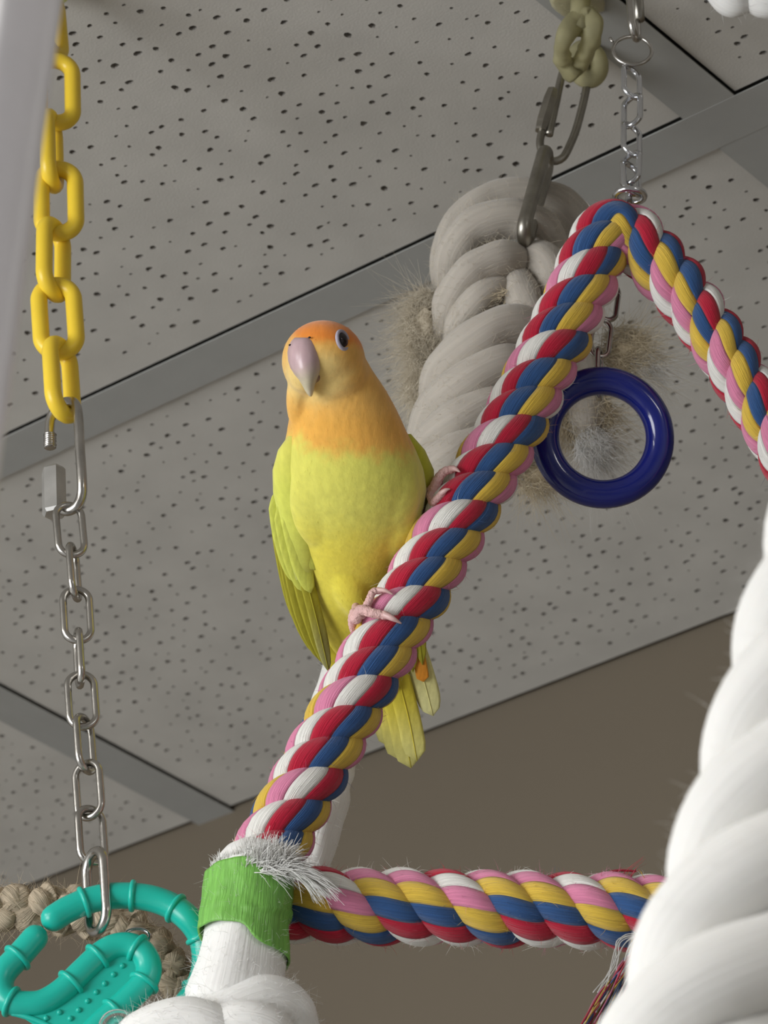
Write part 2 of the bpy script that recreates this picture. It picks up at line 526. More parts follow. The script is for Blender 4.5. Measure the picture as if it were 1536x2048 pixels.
# ------------------------------------------------------------------ ropes
def rope(parent, pts, D, pitch, mats, phases=(0, 0, 0), kappa=-2.04, npath=200, wob=0.0, core_mat=None, start=None, th0=0.0, arc=6, fz=None, seed=1):
    """three-strand right-laid rope; each strand is five coloured yarns"""
    path = catmull(pts, npath)
    T, N, B = frames(path, False, start)
    L = [0]
    for a, b in zip(path, path[1:]): L.append(L[-1] + (b - a).length)
    th = [th0]
    for i in range(1, len(path)):
        th.append(th[-1] + 2 * PI * (L[i] - L[i - 1]) / interp(pitch, i / npath))
    out = []
    for s in range(3):
        cen, e1 = [], []
        for i in range(len(path)):
            D_ = interp(D, i / npath)
            a = th[i] + 2 * PI * s / 3
            r = N[i] * math.cos(a) + B[i] * math.sin(a)
            wv = 1 + wob * noise.noise(Vector((L[i] / D_ * 1.3, s * 5.1, seed)))
            cen.append(path[i] + r * (0.245 * D_ * wv))
            e1.append(r)
        tn = [(cen[min(i + 1, npath)] - cen[max(i - 1, 0)]).normalized() for i in range(npath + 1)]
        core = mesh_obj('strand', tube(cen, [0.12 * interp(D, i / 20) for i in range(21)], 6), core_mat or mats[0], parent)
        for k in range(5):
            V, Fs, Us = [], [], []
            for i in range(npath + 1):
                D_ = interp(D, i / npath)
                x = (e1[i] - tn[i] * e1[i].dot(tn[i])).normalized()
                y = tn[i].cross(x)
                a0 = 2 * PI * k / 5 + phases[s] + kappa * (th[i] + 2 * PI * s / 3) + 0.25 * noise.noise(Vector((L[i] / D_ * 0.6, k * 3.3, s * 7.7 + seed)))
                a1 = 2 * PI * (k + 1) / 5 + phases[s] + kappa * (th[i] + 2 * PI * s / 3) + 0.25 * noise.noise(Vector((L[i] / D_ * 0.6, ((k + 1) % 5) * 3.3, s * 7.7 + seed)))
                V.append(cen[i] + (x * math.cos((a0 + a1) / 2) + y * math.sin((a0 + a1) / 2)) * (0.05 * D_))
                for j in range(arc + 1):
                    f = j / arc
                    a = a0 + (a1 - a0) * f
                    rr = 0.272 * D_ * (0.955 + 0.06 * math.sin(PI * f) ** 0.6)
                    V.append(cen[i] + (x * math.cos(a) + y * math.sin(a)) * rr)
            w_ = arc + 2
            for i in range(npath):
                for j in range(w_):
                    j2 = (j + 1) % w_
                    Fs.append((i * w_ + j, i * w_ + j2, (i + 1) * w_ + j2, (i + 1) * w_ + j))
                    Us.append([(L[i], j / w_), (L[i], (j + 1) / w_), (L[i + 1], (j + 1) / w_), (L[i + 1], j / w_)])
            Fs.append(tuple(reversed(range(w_)))); Us.append([(0, 0)] * w_)
            Fs.append(tuple(range(npath * w_, npath * w_ + w_))); Us.append([(0, 0)] * w_)
            geo = (V, Fs, Us)
            mesh_obj('yarn', geo, mats[k], core)
            if fz:
                outer = (V, [f for q, f in enumerate(Fs[:-2]) if 1 <= q % w_ <= arc], None)
                out.append((fuzz(outer, fz, 0.0028, 0.00007), mats[k]))
    for geo, mt in out:
        o = mesh_obj('fuzz', geo, mt, parent)
        o['kind'] = 'stuff'

YS = 1.30                               # the swing hangs in this plumb plane
sw = thing('rope_swing', Q(1245, 1820, YS), 'triangular bird swing of twisted pink, white, red, blue and yellow cotton rope', 'bird swing')
arm_pts = [Q(470, 1830, YS), Q(515, 1745, YS), Q(553, 1675, YS), Q(697, 1415, YS), Q(850, 1150, YS), Q(996, 905, YS), Q(1100, 705, YS), Q(1165, 575, YS), Q(1200, 490, YS),
           Q(1240, 455, YS), Q(1292, 500, YS), Q(1385, 610, YS), Q(1468, 730, YS), Q(1545, 860, YS), Q(1640, 1040, YS), Q(1800, 1380, YS), Q(1975, 1780, YS)]
rope(sw, arm_pts, [0.0262] * 9 + [0.0252, 0.0232, 0.0222] + [0.0218] * 6, 0.0425, YARN, phases=(PI, PI - .35, PI + 1.8), npath=620, wob=0.12, th0=0.4, start=-FW, fz=260)
bar_pts = [Q(1985, 1800, YS), Q(1600, 1838, YS), Q(1300, 1826, YS), Q(1000, 1817, YS), Q(700, 1812, YS), Q(520, 1806, YS)]
rope(sw, bar_pts, 0.0272, 0.0445, YARN, phases=(3.15, 2.85, 1.45), npath=420, wob=0.12, th0=1.0, start=-FW, fz=420, seed=4)
# eyelet cap on top of the bend
c0 = Q(1260, 392, YS)
mesh_obj('eyelet', torus(c0, Vector((0.05, -0.1, 1)), 0.0058, 0.0013, 28, 8, up=(0, 1, 0)), M_chrome, sw)
mesh_obj('eyelet_shank', ptube([Q(1262, 372, YS), Q(1258, 395, YS), Q(1245, 450, YS)], 0.0014, 8, seg=8), M_chrome, sw)
# loose threads
it = []
for k in range(16):
    c = Q(random.uniform(1195, 1265), 1768 + random.uniform(-6, 4), YS, -0.006)
    it.append((c, UP + RT * random.uniform(-1, 1.5) + rvec(.3), random.uniform(.004, .010), .00022, RT * 0.8 + rvec(.2)))
red_thread = ptube([Q(1195, 1778, YS, -.004), Q(1202, 1758, YS, -.006), Q(1225, 1742, YS, -.006), Q(1272, 1742, YS, -.004)], .00045, 16, seg=6)
mesh_obj('loose_thread', join(hairs(it), red_thread), YARN[2], sw)['kind'] = 'stuff'
it = []
for k in range(14):
    c = Q(1300 + random.uniform(-10, 6), 1772 + random.uniform(-8, 10), YS, -0.006)
    it.append((c, UP + RT * random.uniform(-.6, 1.2) + rvec(.3), random.uniform(.003, .007), .00025, rvec(.3)))
mesh_obj('loose_thread', hairs(it), YARN[4], sw)['kind'] = 'stuff'
# unravelled yarn ends at the far end of the cross bar
for k in range(5):
    it = []
    gs = []
    for q in range(18):
        x0 = 1285 + random.uniform(-20, 14); y0 = 1885 + random.uniform(-20, 20)
        off = random.uniform(-26, 34)
        pts = [Q(x0, y0, YS, -.012 + random.uniform(-.004, .004))]
        for a_, b_ in ((1255, 1935), (1225, 1990), (1195, 2050), (1170, 2110), (1150, 2150)):
            pts.append(Q(a_ + off * (b_ - 1850) / 130 * 0.8 + random.uniform(-7, 7), b_ + random.uniform(-8, 8), YS, -.012 + random.uniform(-.005, .005)))
        gs.append(ptube(pts, random.uniform(.00018, .00042), 22, seg=5))
    if k == 1:
        for q in range(9):
            x0 = 1300 + random.uniform(-16, 10)
            gs.append(ptube([Q(x0, 1868, YS, -.014), Q(x0 - 45 + random.uniform(-6, 6), 1880 + random.uniform(-8, 6), YS, -.015), Q(x0 - 62 + random.uniform(-8, 6), 1930, YS, -.014),
                             Q(x0 - 70 + random.uniform(-30, 20), 1985, YS, -.014)], .00022, 22, seg=5))
    mesh_obj('frayed_yarn', join(*gs), YARN[k], sw)['kind'] = 'stuff'

# ------------------------------------------------------------------ chains
def link_geo(length, width, wire, n=26, seg=10, kink=0.0):
    """stadium link, long axis z, outer length / width"""
    R_ = width / 2 - wire
    h_ = length / 2 - wire - R_
    path = []
    for i in range(n):
        a = PI * i / (n - 1)
        path.append(Vector((R_ * math.cos(a), kink * math.sin(a), h_ + R_ * math.sin(a))))
    for k in (0.66, 0.33, 0, -.33, -.66): path.append(Vector((-R_, 0, h_ * k)))
    for i in range(n):
        a = PI + PI * i / (n - 1)
        path.append(Vector((R_ * math.cos(a), kink * math.sin(a), -h_ + R_ * math.sin(a))))
    for k in (-.66, -.33, 0, .33, .66): path.append(Vector((R_, 0, h_ * k)))
    return tube(path, wire, seg, closed=True, start=(0, 1, 0))
def link_mesh_data(name, geo, mt):
    me = bpy.data.meshes.new(name)
    me.from_pydata(geo[0], [], geo[1])
    me.polygons.foreach_set('use_smooth', [True] * len(me.polygons))
    me.materials.append(mt)
    return me
def lrot(axis, spin):
    """rotation: z -> axis, x (the link's width) -> spun from the view's right"""
    z = axis.normalized()
    x = (RT - z * RT.dot(z)).normalized()
    y = z.cross(x)
    x2 = x * math.cos(spin) + y * math.sin(spin)
    y2 = z.cross(x2)
    return Matrix((x2, y2, z)).transposed()
YL = 1.31
def chain(parent, me, spots, Y0):
    """spots: (px, py, spin in degrees); axis follows the neighbours"""
    pts = [Q(a, b, Y0) for a, b, c in spots]
    for i, (a, b, c) in enumerate(spots):
        ax = pts[max(0, i - 1)] - pts[min(len(pts) - 1, i + 1)]
        link_mesh('link', me, pts[i], parent, lrot(ax, math.radians(c)))

yc = thing('plastic_chain', Q(122, 850, YL), 'yellow plastic chain hanging beside the white post', 'chain')
ym = link_mesh_data('link', link_geo(0.0385, 0.0205, 0.0034, seg=12), M_yel)
chain(yc, ym, [(100, 45 - 0, 60), (112, 183, 12), (103, 302, 80), (117, 402, 5), (107, 519, 62), (115, 637, 3), (123, 759, 60)], YL)
lm = link_mesh_data('link', link_geo(0.0385, 0.0205, 0.0034, seg=12), M_yelg)
yc2 = thing('plastic_link', Q(112, 10, YL), 'lime yellow plastic chain link behind the top of the white post', 'link')
link_mesh('link', lm, Q(98, -62, YL, .004), yc2, lrot(Vector((0, 0, 1)), .15))

# open quick link between the plastic and the steel chain
ql = thing('quick_link', Q(130, 1015, YL), 'open steel quick link under the yellow plastic chain', 'quick link')
pth = [Q(100, 880, YL, .008), Q(99, 860, YL, .008), Q(102, 836, YL, .0075), Q(117, 811, YL, .005), Q(140, 803, YL, .000), Q(152, 812, YL, -.004), Q(157, 840, YL, -.006), Q(160, 900, YL, -.006), Q(164, 962, YL, -.005),
       Q(163, 992, YL, -.003), Q(152, 1014, YL, -.001), Q(133, 1022, YL, .002), Q(115, 1012, YL, .005), Q(108, 990, YL, .006), Q(107, 960, YL, .007)]
mesh_obj('hook', ptube(pth, 0.0020, 90, seg=14), M_steel, ql)
mesh_obj('threaded_end', tube(catmull([Q(100, 870, YL, .008), Q(100, 874, YL, .008), Q(100, 884, YL, .008), Q(100, 890, YL, .008), Q(100, 897, YL, .008)], 24),
                              [.0026 if k % 3 == 0 else .00215 for k in range(20)] + [.0016], seg=16), M_steel, ql)
n0, n1 = Q(109, 1030, YL, .006), Q(107, 938, YL, .007)
nut = tube([n0, n0.lerp(n1, .06), n0.lerp(n1, .94), n1], [.0040, .0049, .0049, .0040], seg=6, start=-FW + RT * .25)
mesh_obj('hex_sleeve', nut, M_zinc, ql, smooth=False)

# steel chain below it
sc1 = thing('steel_chain', Q(184, 1720, YL), 'long dull steel chain between the open quick link and the teal toy', 'chain')
sm = link_mesh_data('link', link_geo(0.0252, 0.0128, 0.00145), M_steel)
chain(sc1, sm, [(140, 1060, 12), (148, 1144, 78), (154, 1230, 8), (158, 1316, 100), (164, 1401, 6), (170, 1488, 60), (177, 1580, -25), (183, 1672, 28)], YL)
lk = thing('steel_ring', Q(195, 1860, YL), 'large bright steel oval ring through the teal toy', 'ring')
rg = link_mesh_data('oval_ring', link_geo(0.0350, 0.0165, 0.0019), M_steel)
link_mesh('ring_wire', rg, Q(193, 1783, YL, -.010), lk, lrot(Q(188, 1700, YL) - Q(198, 1865, YL), math.radians(-58)))

# chain above the swing
ck = thing('swing_chain', Q(1262, 385, YS), 'short bright steel twisted-link chain above the bend of the rope swing', 'chain')
tw = link_mesh_data('link', link_geo(0.0188, 0.0104, 0.00122, kink=0.0014), M_chrome)
chain(ck, tw, [(1263, 165, 35), (1264, 222, -38), (1263, 280, 35), (1262, 337, -38), (1262, 378, 40)][:4] + [(1262, 366, 38)][:0], YS)
link_mesh('link', tw, Q(1262, 358, YS), ck, lrot(Vector((0, 0, 1)), math.radians(38)))
kr = thing('key_ring', Q(1265, 135, YS), 'thin steel split key ring at the top of the swing chain', 'ring')
kc = Q(1265, 101, YS)
mesh_obj('ring_wire', join(torus(kc, -FW + UP * .75, .0079, .00075, 48, 8, up=UP), torus(kc + FW * .0011, -FW + UP * .75, .0079, .00075, 48, 8, up=UP)), M_steel, kr)
mesh_obj('wire_end', ptube([Q(1226, 84, YS, -.001), Q(1223, 81, YS, -.001), Q(1220, 76, YS, -.001)], .0007, 4, seg=6), M_steel, kr)
hk = thing('steel_clip', Q(1265, 93, YS), 'shiny steel clip holding the key ring under the ceiling tee', 'clip')
cl = link_mesh_data('clip', link_geo(0.034, 0.0125, 0.0017), M_steel)
link_mesh('clip_wire', cl, Q(1266, 18, YS), hk, lrot(Vector((.0, 0.1, 1)), math.radians(72)))
hp = Q(1278, 0, YS)
topz = Vector((hp.x, hp.y, ZC + .001))
mesh_obj('hanger', tube([Q(1279, 40, YS, .004), hp + FW * .004, topz + FW * .004], .0022, seg=10), M_dull, hk)

# blue ring and its links
YR = 1.318
br = thing('toy_ring', Q(1205, 1008, YR), 'thick glossy dark blue ring hanging inside the rope swing', 'ring')
mesh_obj('ring_body', torus(Q(1205, 875, YR), -FW + UP * .18 + RT * .06, .0225, .0056, 72, 24, up=UP), M_blue, br)
rc = thing('ring_chain', Q(1197, 800, YR), 'small steel links holding the dark blue ring under the bend of the swing', 'chain')
s2 = link_mesh_data('link', link_geo(0.0195, 0.0100, 0.0011), M_steel)
link_mesh('link', s2, Q(1216, 603, YR), rc, lrot(Q(1222, 540, YR) - Q(1205, 665, YR), math.radians(20)))
link_mesh('link', s2, Q(1201, 676, YR), rc, lrot(Q(1206, 640, YR) - Q(1197, 715, YR), math.radians(18)))
s3 = link_mesh_data('link', link_geo(0.0245, 0.0105, 0.0012), M_steel)
link_mesh('link', s3, Q(1198, 748, YR), rc, lrot(Q(1198, 700, YR) - Q(1197, 800, YR), math.radians(78)))
up_ = link_mesh('link', s2, Q(1226, 530, YR), rc, lrot(Q(1234, 470, YR) - Q(1219, 590, YR), math.radians(80)))

# ------------------------------------------------------------------ pale knotted rope behind the swing
YK = 1.365
kn = thing('knotted_rope', Q(690, 1600, YK), 'thick cream cotton rope tied in a big knot behind the rope swing', 'rope')
def strand(parent, pts, r, n=60, mt=M_cream, fibre=M_fuzzc, fzn=500, fl=.004, seg=20, rough=.10, seed=0, Y=YK, name='strand'):
    g = tube(catmull([Q(a, b, Y, c) for a, b, c in pts], n), r, seg, rough=rough, seed=seed, round_caps=True)
    o = mesh_obj(name, g, mt, parent)
    if fzn:
        f = mesh_obj('fuzz', fuzz((g[0], [q for q in g[1] if len(q) == 4], None), fzn, fl, .00006), fibre, o)
        f['kind'] = 'stuff'
    return g
k_ = 1.64 / FPX
KR = [  # radius px and path: (x, y, depth shift)
    (38, [(905, 600, .016), (893, 530, .014), (915, 455, .010), (975, 405, .008), (1050, 392, .010), (1120, 410, .014), (1170, 470, .018), (1180, 560, .018), (1160, 660, .014)]),
    (41, [(900, 560, .010), (912, 500, .000), (960, 452, -.006), (1030, 438, -.006), (1085, 462, .000), (1115, 530, .008)]),
    (38, [(895, 660, .008), (905, 600, -.004), (950, 540, -.014), (1010, 516, -.014), (1040, 530, -.002)]),
    (31, [(905, 700, .010), (925, 640, -.004), (965, 592, -.012), (1000, 578, -.006), (1015, 590, .006)]),
    (35, [(1030, 552, .004), (1040, 580, -.010), (1060, 630, -.012), (1080, 690, -.002)]),
    (40, [(1040, 545, .010), (1075, 520, -.006), (1105, 545, -.008), (1115, 620, -.004), (1110, 700, .004)]),
    (46, [(870, 830, .014), (888, 750, .000), (945, 690, -.014), (1015, 655, -.016), (1080, 668, -.006), (1120, 715, .008)]),
    (46, [(845, 900, .016), (872, 825, .002), (930, 772, -.010), (1000, 735, -.013), (1065, 748, .000), (1090, 790, .010)]),
    (44, [(825, 960, .018), (862, 890, .004), (920, 842, -.007), (985, 808, -.008), (1035, 825, .006)]),
    (42, [(815, 1030, .020), (855, 955, .006), (910, 908, -.004), (965, 876, -.002), (1000, 895, .010)])]
for i, (r_, pts_) in enumerate(KR):
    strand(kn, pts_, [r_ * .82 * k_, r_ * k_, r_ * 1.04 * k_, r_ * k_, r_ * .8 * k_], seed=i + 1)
strand(kn, [(1000, 560, .012), (1010, 700, .016), (960, 830, .018), (900, 950, .020)], [40 * k_, 70 * k_, 60 * k_, 50 * k_], seed=15, fzn=0)
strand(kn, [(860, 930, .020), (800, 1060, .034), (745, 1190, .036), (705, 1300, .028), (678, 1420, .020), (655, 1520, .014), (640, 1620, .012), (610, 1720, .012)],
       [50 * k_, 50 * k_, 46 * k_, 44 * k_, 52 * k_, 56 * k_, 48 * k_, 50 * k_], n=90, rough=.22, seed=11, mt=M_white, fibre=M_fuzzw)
# loose frayed wool beside and below the knot
def tuft(parent, px, py, rx, ry, n, L, mt, Y, dz=0.0, dirpx=(0, 1), r=.00012, name='frayed_wool', core=0.6):
    it = []
    for _ in range(n):
        a, q = random.uniform(0, 2 * PI), random.random() ** .5
        x, y = px + math.cos(a) * q * rx, py + math.sin(a) * q * ry
        d = RT * (dirpx[0] + random.gauss(0, .55)) - UP * (dirpx[1] + random.gauss(0, .55)) + FW * random.gauss(0, .5)
        it.append((Q(x, y, Y, dz + random.gauss(0, .004)), d, L * random.uniform(.5, 1.2), r, rvec(.5)))
    geos = [hairs(it, 4)]
    if core:
        V, Fs, _ = ellipsoid(Q(px, py, Y, dz), RT * (rx * core * k_), UP * (ry * core * k_), FW * (min(rx, ry) * core * k_), 24, 16)
        c = Q(px, py, Y, dz)
        V = [c + (v - c) * (1 + .35 * noise.noise((v - c) * 160)) for v in V]
        geos.append((V, Fs, None))
    o = mesh_obj(name, join(*geos), mt, parent)
    o['kind'] = 'stuff'
    return o
tuft(kn, 852, 660, 42, 85, 3600, .012, M_fuzzc, YK, .010, (-.35, .5), r=.00010, core=.5)
tuft(kn, 838, 760, 26, 50, 1200, .012, M_fuzzc, YK, .014, (-.2, .8), r=.00010, core=.4)
tuft(kn, 1160, 820, 60, 55, 3000, .016, M_fray, YK, .016, (.3, .9), r=.00009, core=.6)
tuft(kn, 1185, 890, 35, 40, 1500, .014, M_fuzzw, YK, .010, (.4, 1.0), r=.00009, core=.4)
tuft(kn, 1245, 700, 50, 50, 1500, .014, M_fray, YK, .022, (.5, .3), r=.00010, core=.4)
tuft(kn, 1290, 740, 36, 40, 800, .012, M_fuzzw, YK, .022, (.6, .5), r=.00006, core=.3)
tuft(kn, 1070, 950, 45, 36, 900, .012, M_fray, YK, .018, (.3, .4), r=.00010, core=.5)
strand(kn, [(1110, 660, .014), (1150, 720, .016), (1170, 800, .016), (1170, 850, .014)], [44 * k_, 46 * k_, 44 * k_, 36 * k_], seed=12)
# torn hole fibres
tuft(kn, 1008, 588, 20, 12, 160, .006, M_fray, YK, -.012, (-.9, .1), r=.00012, core=0)

# links that carry the knot
ka = thing('quick_link', Q(1100, 325, YK), 'closed dull quick link with sleeve above the cream knot', 'quick link')
pth = [Q(1098, 270, YK, .000), Q(1112, 205, YK), Q(1124, 150, YK), Q(1138, 120, YK), Q(1158, 115, YK, .001), Q(1175, 140, YK), Q(1172, 180, YK), Q(1155, 250, YK), Q(1140, 290, YK), Q(1125, 316, YK),
       Q(1104, 322, YK), Q(1086, 306, YK), Q(1080, 285, YK), Q(1086, 255, YK), Q(1096, 215, YK)]
mesh_obj('hook', ptube(pth, .00175, 90, seg=12), M_dull, ka)
mesh_obj('sleeve', tube(catmull([Q(1081, 262, YK, -.0005), Q(1084, 250, YK, -.0005), Q(1102, 192, YK, -.0005), Q(1106, 180, YK, -.0005)], 12), [.0024, .0031, .0031, .0031, .0024], seg=6, start=-FW), M_dull, ka, smooth=False)
kb = thing('quick_link', Q(1040, 505, YK), 'polished steel quick link seen edge-on, sunk into the cream knot', 'quick link')
kl = link_mesh_data('link', link_geo(0.058, 0.0160, 0.0031, seg=14), M_dull)
link_mesh('link_wire', kl, Q(1071, 392, YK, -.012), kb, lrot(Q(1103, 280, YK, 0) - Q(1042, 500, YK, -.02), math.radians(84)))

# yellowed plastic links and clip on the ceiling tee
yp = thing('ceiling_hook', Q(1150, 60, YK), 'yellowed translucent plastic hook stuck to the ceiling tee', 'hook')
def lump(c, ax, ay, az, amp, seed, sc_=90):
    V, Fs, _ = ellipsoid(c, ax, ay, az, 28, 18)
    V = [c + (v - c) * (1 + amp * noise.noise((v - c) * sc_ + Vector((seed, 0, 0)))) for v in V]
    return V, Fs, None
kp = 1.69 / FPX
YH = 1.322
mesh_obj('eye', ptube([Q(1152, 150, YH + .02), Q(1126, 122, YH + .014), Q(1128, 82, YH), Q(1148, 48, YH), Q(1178, 34, YH), Q(1186, 62, YH), Q(1172, 105, YH + .01), Q(1152, 140, YH + .02)], [.0042, .0034, .0046, .0042, .0034], 60, seg=14, rough=.3), M_stain, yp)
mesh_obj('loop', torus(Q(1174, 128, YK, -.004), -FW + RT * .3 + UP * .3, .0056, .0040, 32, 14, up=UP, ry=.0070), M_stain, yp)
q0 = Q(1165, 30, YH)
tp = Vector((q0.x, q0.y, ZC))
mesh_obj('pad', lump(Vector((q0.x, q0.y, ZC - .0005)), AU * .015, Vector((0, 0, .0022)), AN * .015, .6, 3), M_stain, yp)
mesh_obj('stem', tube([tp, Q(1158, 62, YH)], .0042, seg=10), M_stain, yp)

# scrap of white rope near the corner of the frame
tr = thing('rope_end', Q(1470, 20, 1.3), 'white cotton rope loop hanging just under the ceiling near the key ring', 'rope')
strand(tr, [(1400, -80, .0), (1440, -20, -.004), (1470, 4, -.004), (1500, -20, .0)], [.006, .0068, .006], Y=1.3, mt=M_white, fibre=M_fuzzw, fzn=200, seed=31)
strand(tr, [(1485, -40, .0), (1520, 2, -.004), (1560, 0, -.004), (1590, -40, .0)], [.006, .0068, .006], Y=1.3, mt=M_white, fibre=M_fuzzw, fzn=200, seed=32)

# ------------------------------------------------------------------ taped white rope at the swing's corner
YT = 1.285
wk = thing('taped_rope', Q(480, 2048, YT), 'white cotton rope bound with green tape at the swing corner', 'rope')
kt = 1.42 / FPX
strand(wk, [(503, 1752, .0), (499, 1790, .0), (490, 1860, .0), (482, 1920, .0), (470, 1990, .002), (455, 2060, .006)], [78 * kt, 80 * kt, 82 * kt, 88 * kt, 100 * kt, 86 * kt], Y=YT, mt=M_white, fibre=M_fuzzw, fzn=1200, seed=21, seg=28, n=80)
strand(wk, [(380, 2075, .0), (450, 2030, -.008), (530, 2005, -.006), (580, 2035, .0), (600, 2110, .006)], [40 * kt, 52 * kt, 56 * kt, 54 * kt, 40 * kt], Y=YT, mt=M_white, fibre=M_fuzzw, fzn=1000, seed=22, seg=24)
strand(wk, [(225, 2130, .0), (290, 2070, -.010), (370, 2050, -.014), (440, 2075, -.012), (520, 2140, .0)], [44 * kt, 54 * kt, 58 * kt, 54 * kt], Y=YT, mt=M_white, fibre=M_fuzzw, fzn=1200, seed=23, seg=24)
strand(wk, [(400, 2090, -.004), (460, 2055, -.014), (520, 2060, -.014), (590, 2120, -.004)], [44 * kt, 50 * kt, 52 * kt, 46 * kt], Y=YT, mt=M_white, fibre=M_fuzzw, fzn=900, seed=24, seg=24)
# green tape: wrapped sheet with a torn lower edge
ta, tb = Q(499, 1752, YT), Q(484, 1905, YT)
ax = (tb - ta).normalized()
x_ = (RT - ax * RT.dot(ax)).normalized()
y_ = ax.cross(x_)
if y_.dot(FW) > 0: y_ = -y_
NS, NR = 72, 26
V, Fs, Us = [], [], []
LT = (tb - ta).length
for lay in (0, 1):
    for i in range(NR + 1):
        for j in range(NS + 1):
            a = 2 * PI * j / NS * 1.02
            f = i / NR
            cx = math.cos(a)                      # +1 right, -1 left; sin>0 faces the viewer
            low = 0.86 + 0.06 * cx + 0.17 / (1 + math.exp(-(cx - .18) * 16)) + 0.02 * max(0, cx) ** 2 + 0.02 * noise.noise(Vector((a * 2.5, 1, 0)))
            top = 0.02 * noise.noise(Vector((a * 2, 9, 0))) - 0.03 * cx
            q = top + (low - top) * f
            rr = (89 + 7 * max(0, q - .4) + 6 * noise.noise(Vector((cx * 2, math.sin(a) * 2, q * 2.2))) + 3.0 * abs(noise.noise(Vector((cx * 5, q * 6, 4))))) * kt
            if abs(q - 0.66 + 0.28 * (cx - .2) ** 2) < 0.03 and cx > 0: rr += .0008
            if lay: rr -= 0.0006
            V.append(ta + ax * (LT * q) + (x_ * cx + y_ * math.sin(a)) * rr)
W_ = NS + 1
nl = (NR + 1) * W_
for i in range(NR):
    for j in range(NS):
        a = i * W_ + j
        Fs.append((a, a + 1, a + W_ + 1, a + W_)); Us.append([(i / NR * .04, j / NS * 3)] * 4)
        Us[-1] = [(i / NR * .03, j / NS * 6), (i / NR * .03, (j + 1) / NS * 6), ((i + 1) / NR * .03, (j + 1) / NS * 6), ((i + 1) / NR * .03, j / NS * 6)]
        b = a + nl
        Fs.append((b, b + W_, b + W_ + 1, b + 1)); Us.append([(0, 0)] * 4)
for j in range(NS):
    Fs.append((j, j + nl, j + 1 + nl, j + 1)); Us.append([(0, 0)] * 4)
    a = NR * W_ + j
    Fs.append((a, a + 1, a + 1 + nl, a + nl)); Us.append([(0, 0)] * 4)
mesh_obj('green_tape', (V, Fs, Us), M_green, wk)['label'] = 'wrinkled green tape with a torn lower edge'
# frayed white tuft sticking out above the tape
it = []
for k in range(1500):
    a = random.uniform(-.35, 1.0)
    root = Q(530 + random.uniform(-45, 40), 1738 + random.uniform(-12, 10), YT, random.uniform(-.016, -.004))
    d = RT * (0.25 + a * .9) + UP * (1.0 - a * .85) - FW * random.uniform(-.1, .5) + rvec(.12)
    it.append((root, d, random.uniform(.007, .015), .00030, -UP * (0.25 + .35 * max(a, 0)) + rvec(.12)))
for k in range(260):
    root = Q(596 + random.uniform(-20, 14), 1742 + random.uniform(-10, 8), YT, random.uniform(-.016, -.008))
    it.append((root, RT * 1.0 - UP * .2 + rvec(.16), random.uniform(.007, .013), .00030, -UP * .45 + rvec(.12)))
for k in range(500):
    a = random.uniform(0, 2 * PI)
    root = Q(503 + 80 * math.cos(a), 1745, YT) + y_ * (math.sin(a) * .013)
    it.append((root, UP + rvec(.35) - RT * (.4 * math.cos(a)), random.uniform(.002, .004), .0002, rvec(.2)))
o = mesh_obj('frayed_end', hairs(it, 4), M_fuzzw, wk)
o['kind'] = 'stuff'

# ------------------------------------------------------------------ teal toy
YZ = 1.30
tt = thing('teether_toy', Q(180, 2110, YZ), 'teal plastic bent-tube toy with ribs and dotted web hanging on the steel ring', 'toy')
TR = 27 * 1.43 / FPX
def Z2(a, b, dz=0.0):                   # points measured in an enlarged view
    return Q(a * .2734, 1720 + b * .2734, YZ, dz)
outer = [Z2(395, 425), Z2(490, 365), Z2(640, 300), Z2(800, 265), Z2(960, 262), Z2(1120, 285), Z2(1270, 345), Z2(1390, 440), Z2(1470, 560, .003), Z2(1500, 700, .005), Z2(1480, 860, .006), Z2(1400, 1010, .006),
         Z2(1250, 1180, .004), Z2(1050, 1330), Z2(800, 1450)]
po = catmull(outer, 120)
mesh_obj('outer_tube', tube(po, TR, 20, round_caps=True), M_teal, tt)
inner = [Z2(255, 570), Z2(150, 690), Z2(40, 810), Z2(5, 900), Z2(25, 985), Z2(90, 1040), Z2(200, 1055), Z2(320, 1040), Z2(460, 955), Z2(600, 820), Z2(740, 690), Z2(850, 632), Z2(960, 630), Z2(1050, 690), Z2(1088, 790), Z2(1060, 890),
         Z2(960, 1000), Z2(830, 1120), Z2(700, 1240), Z2(620, 1350), Z2(660, 1440), Z2(800, 1450)]
pi_ = catmull(inner, 160)
mesh_obj('inner_tube', tube(pi_, TR * .98, 20, round_caps=True), M_teal, tt)
def rib_at(path, p):
    i = min(range(len(path)), key=lambda k: (path[k] - p).length)
    i = max(1, min(len(path) - 2, i))
    d = (path[i + 1] - path[i - 1]).normalized()
    mesh_obj('rib', torus(path[i], d, TR * 1.02, TR * .22, 28, 10, up=FW), M_teal, tt)
for a, b in ((620, 308), (968, 262), (1290, 360), (1465, 560), (1450, 920)): rib_at(po, Z2(a, b))
for a, b in ((130, 715), (90, 1030), (515, 905), (715, 705), (1005, 655), (1050, 900), (845, 1105), (650, 1300)): rib_at(pi_, Z2(a, b))
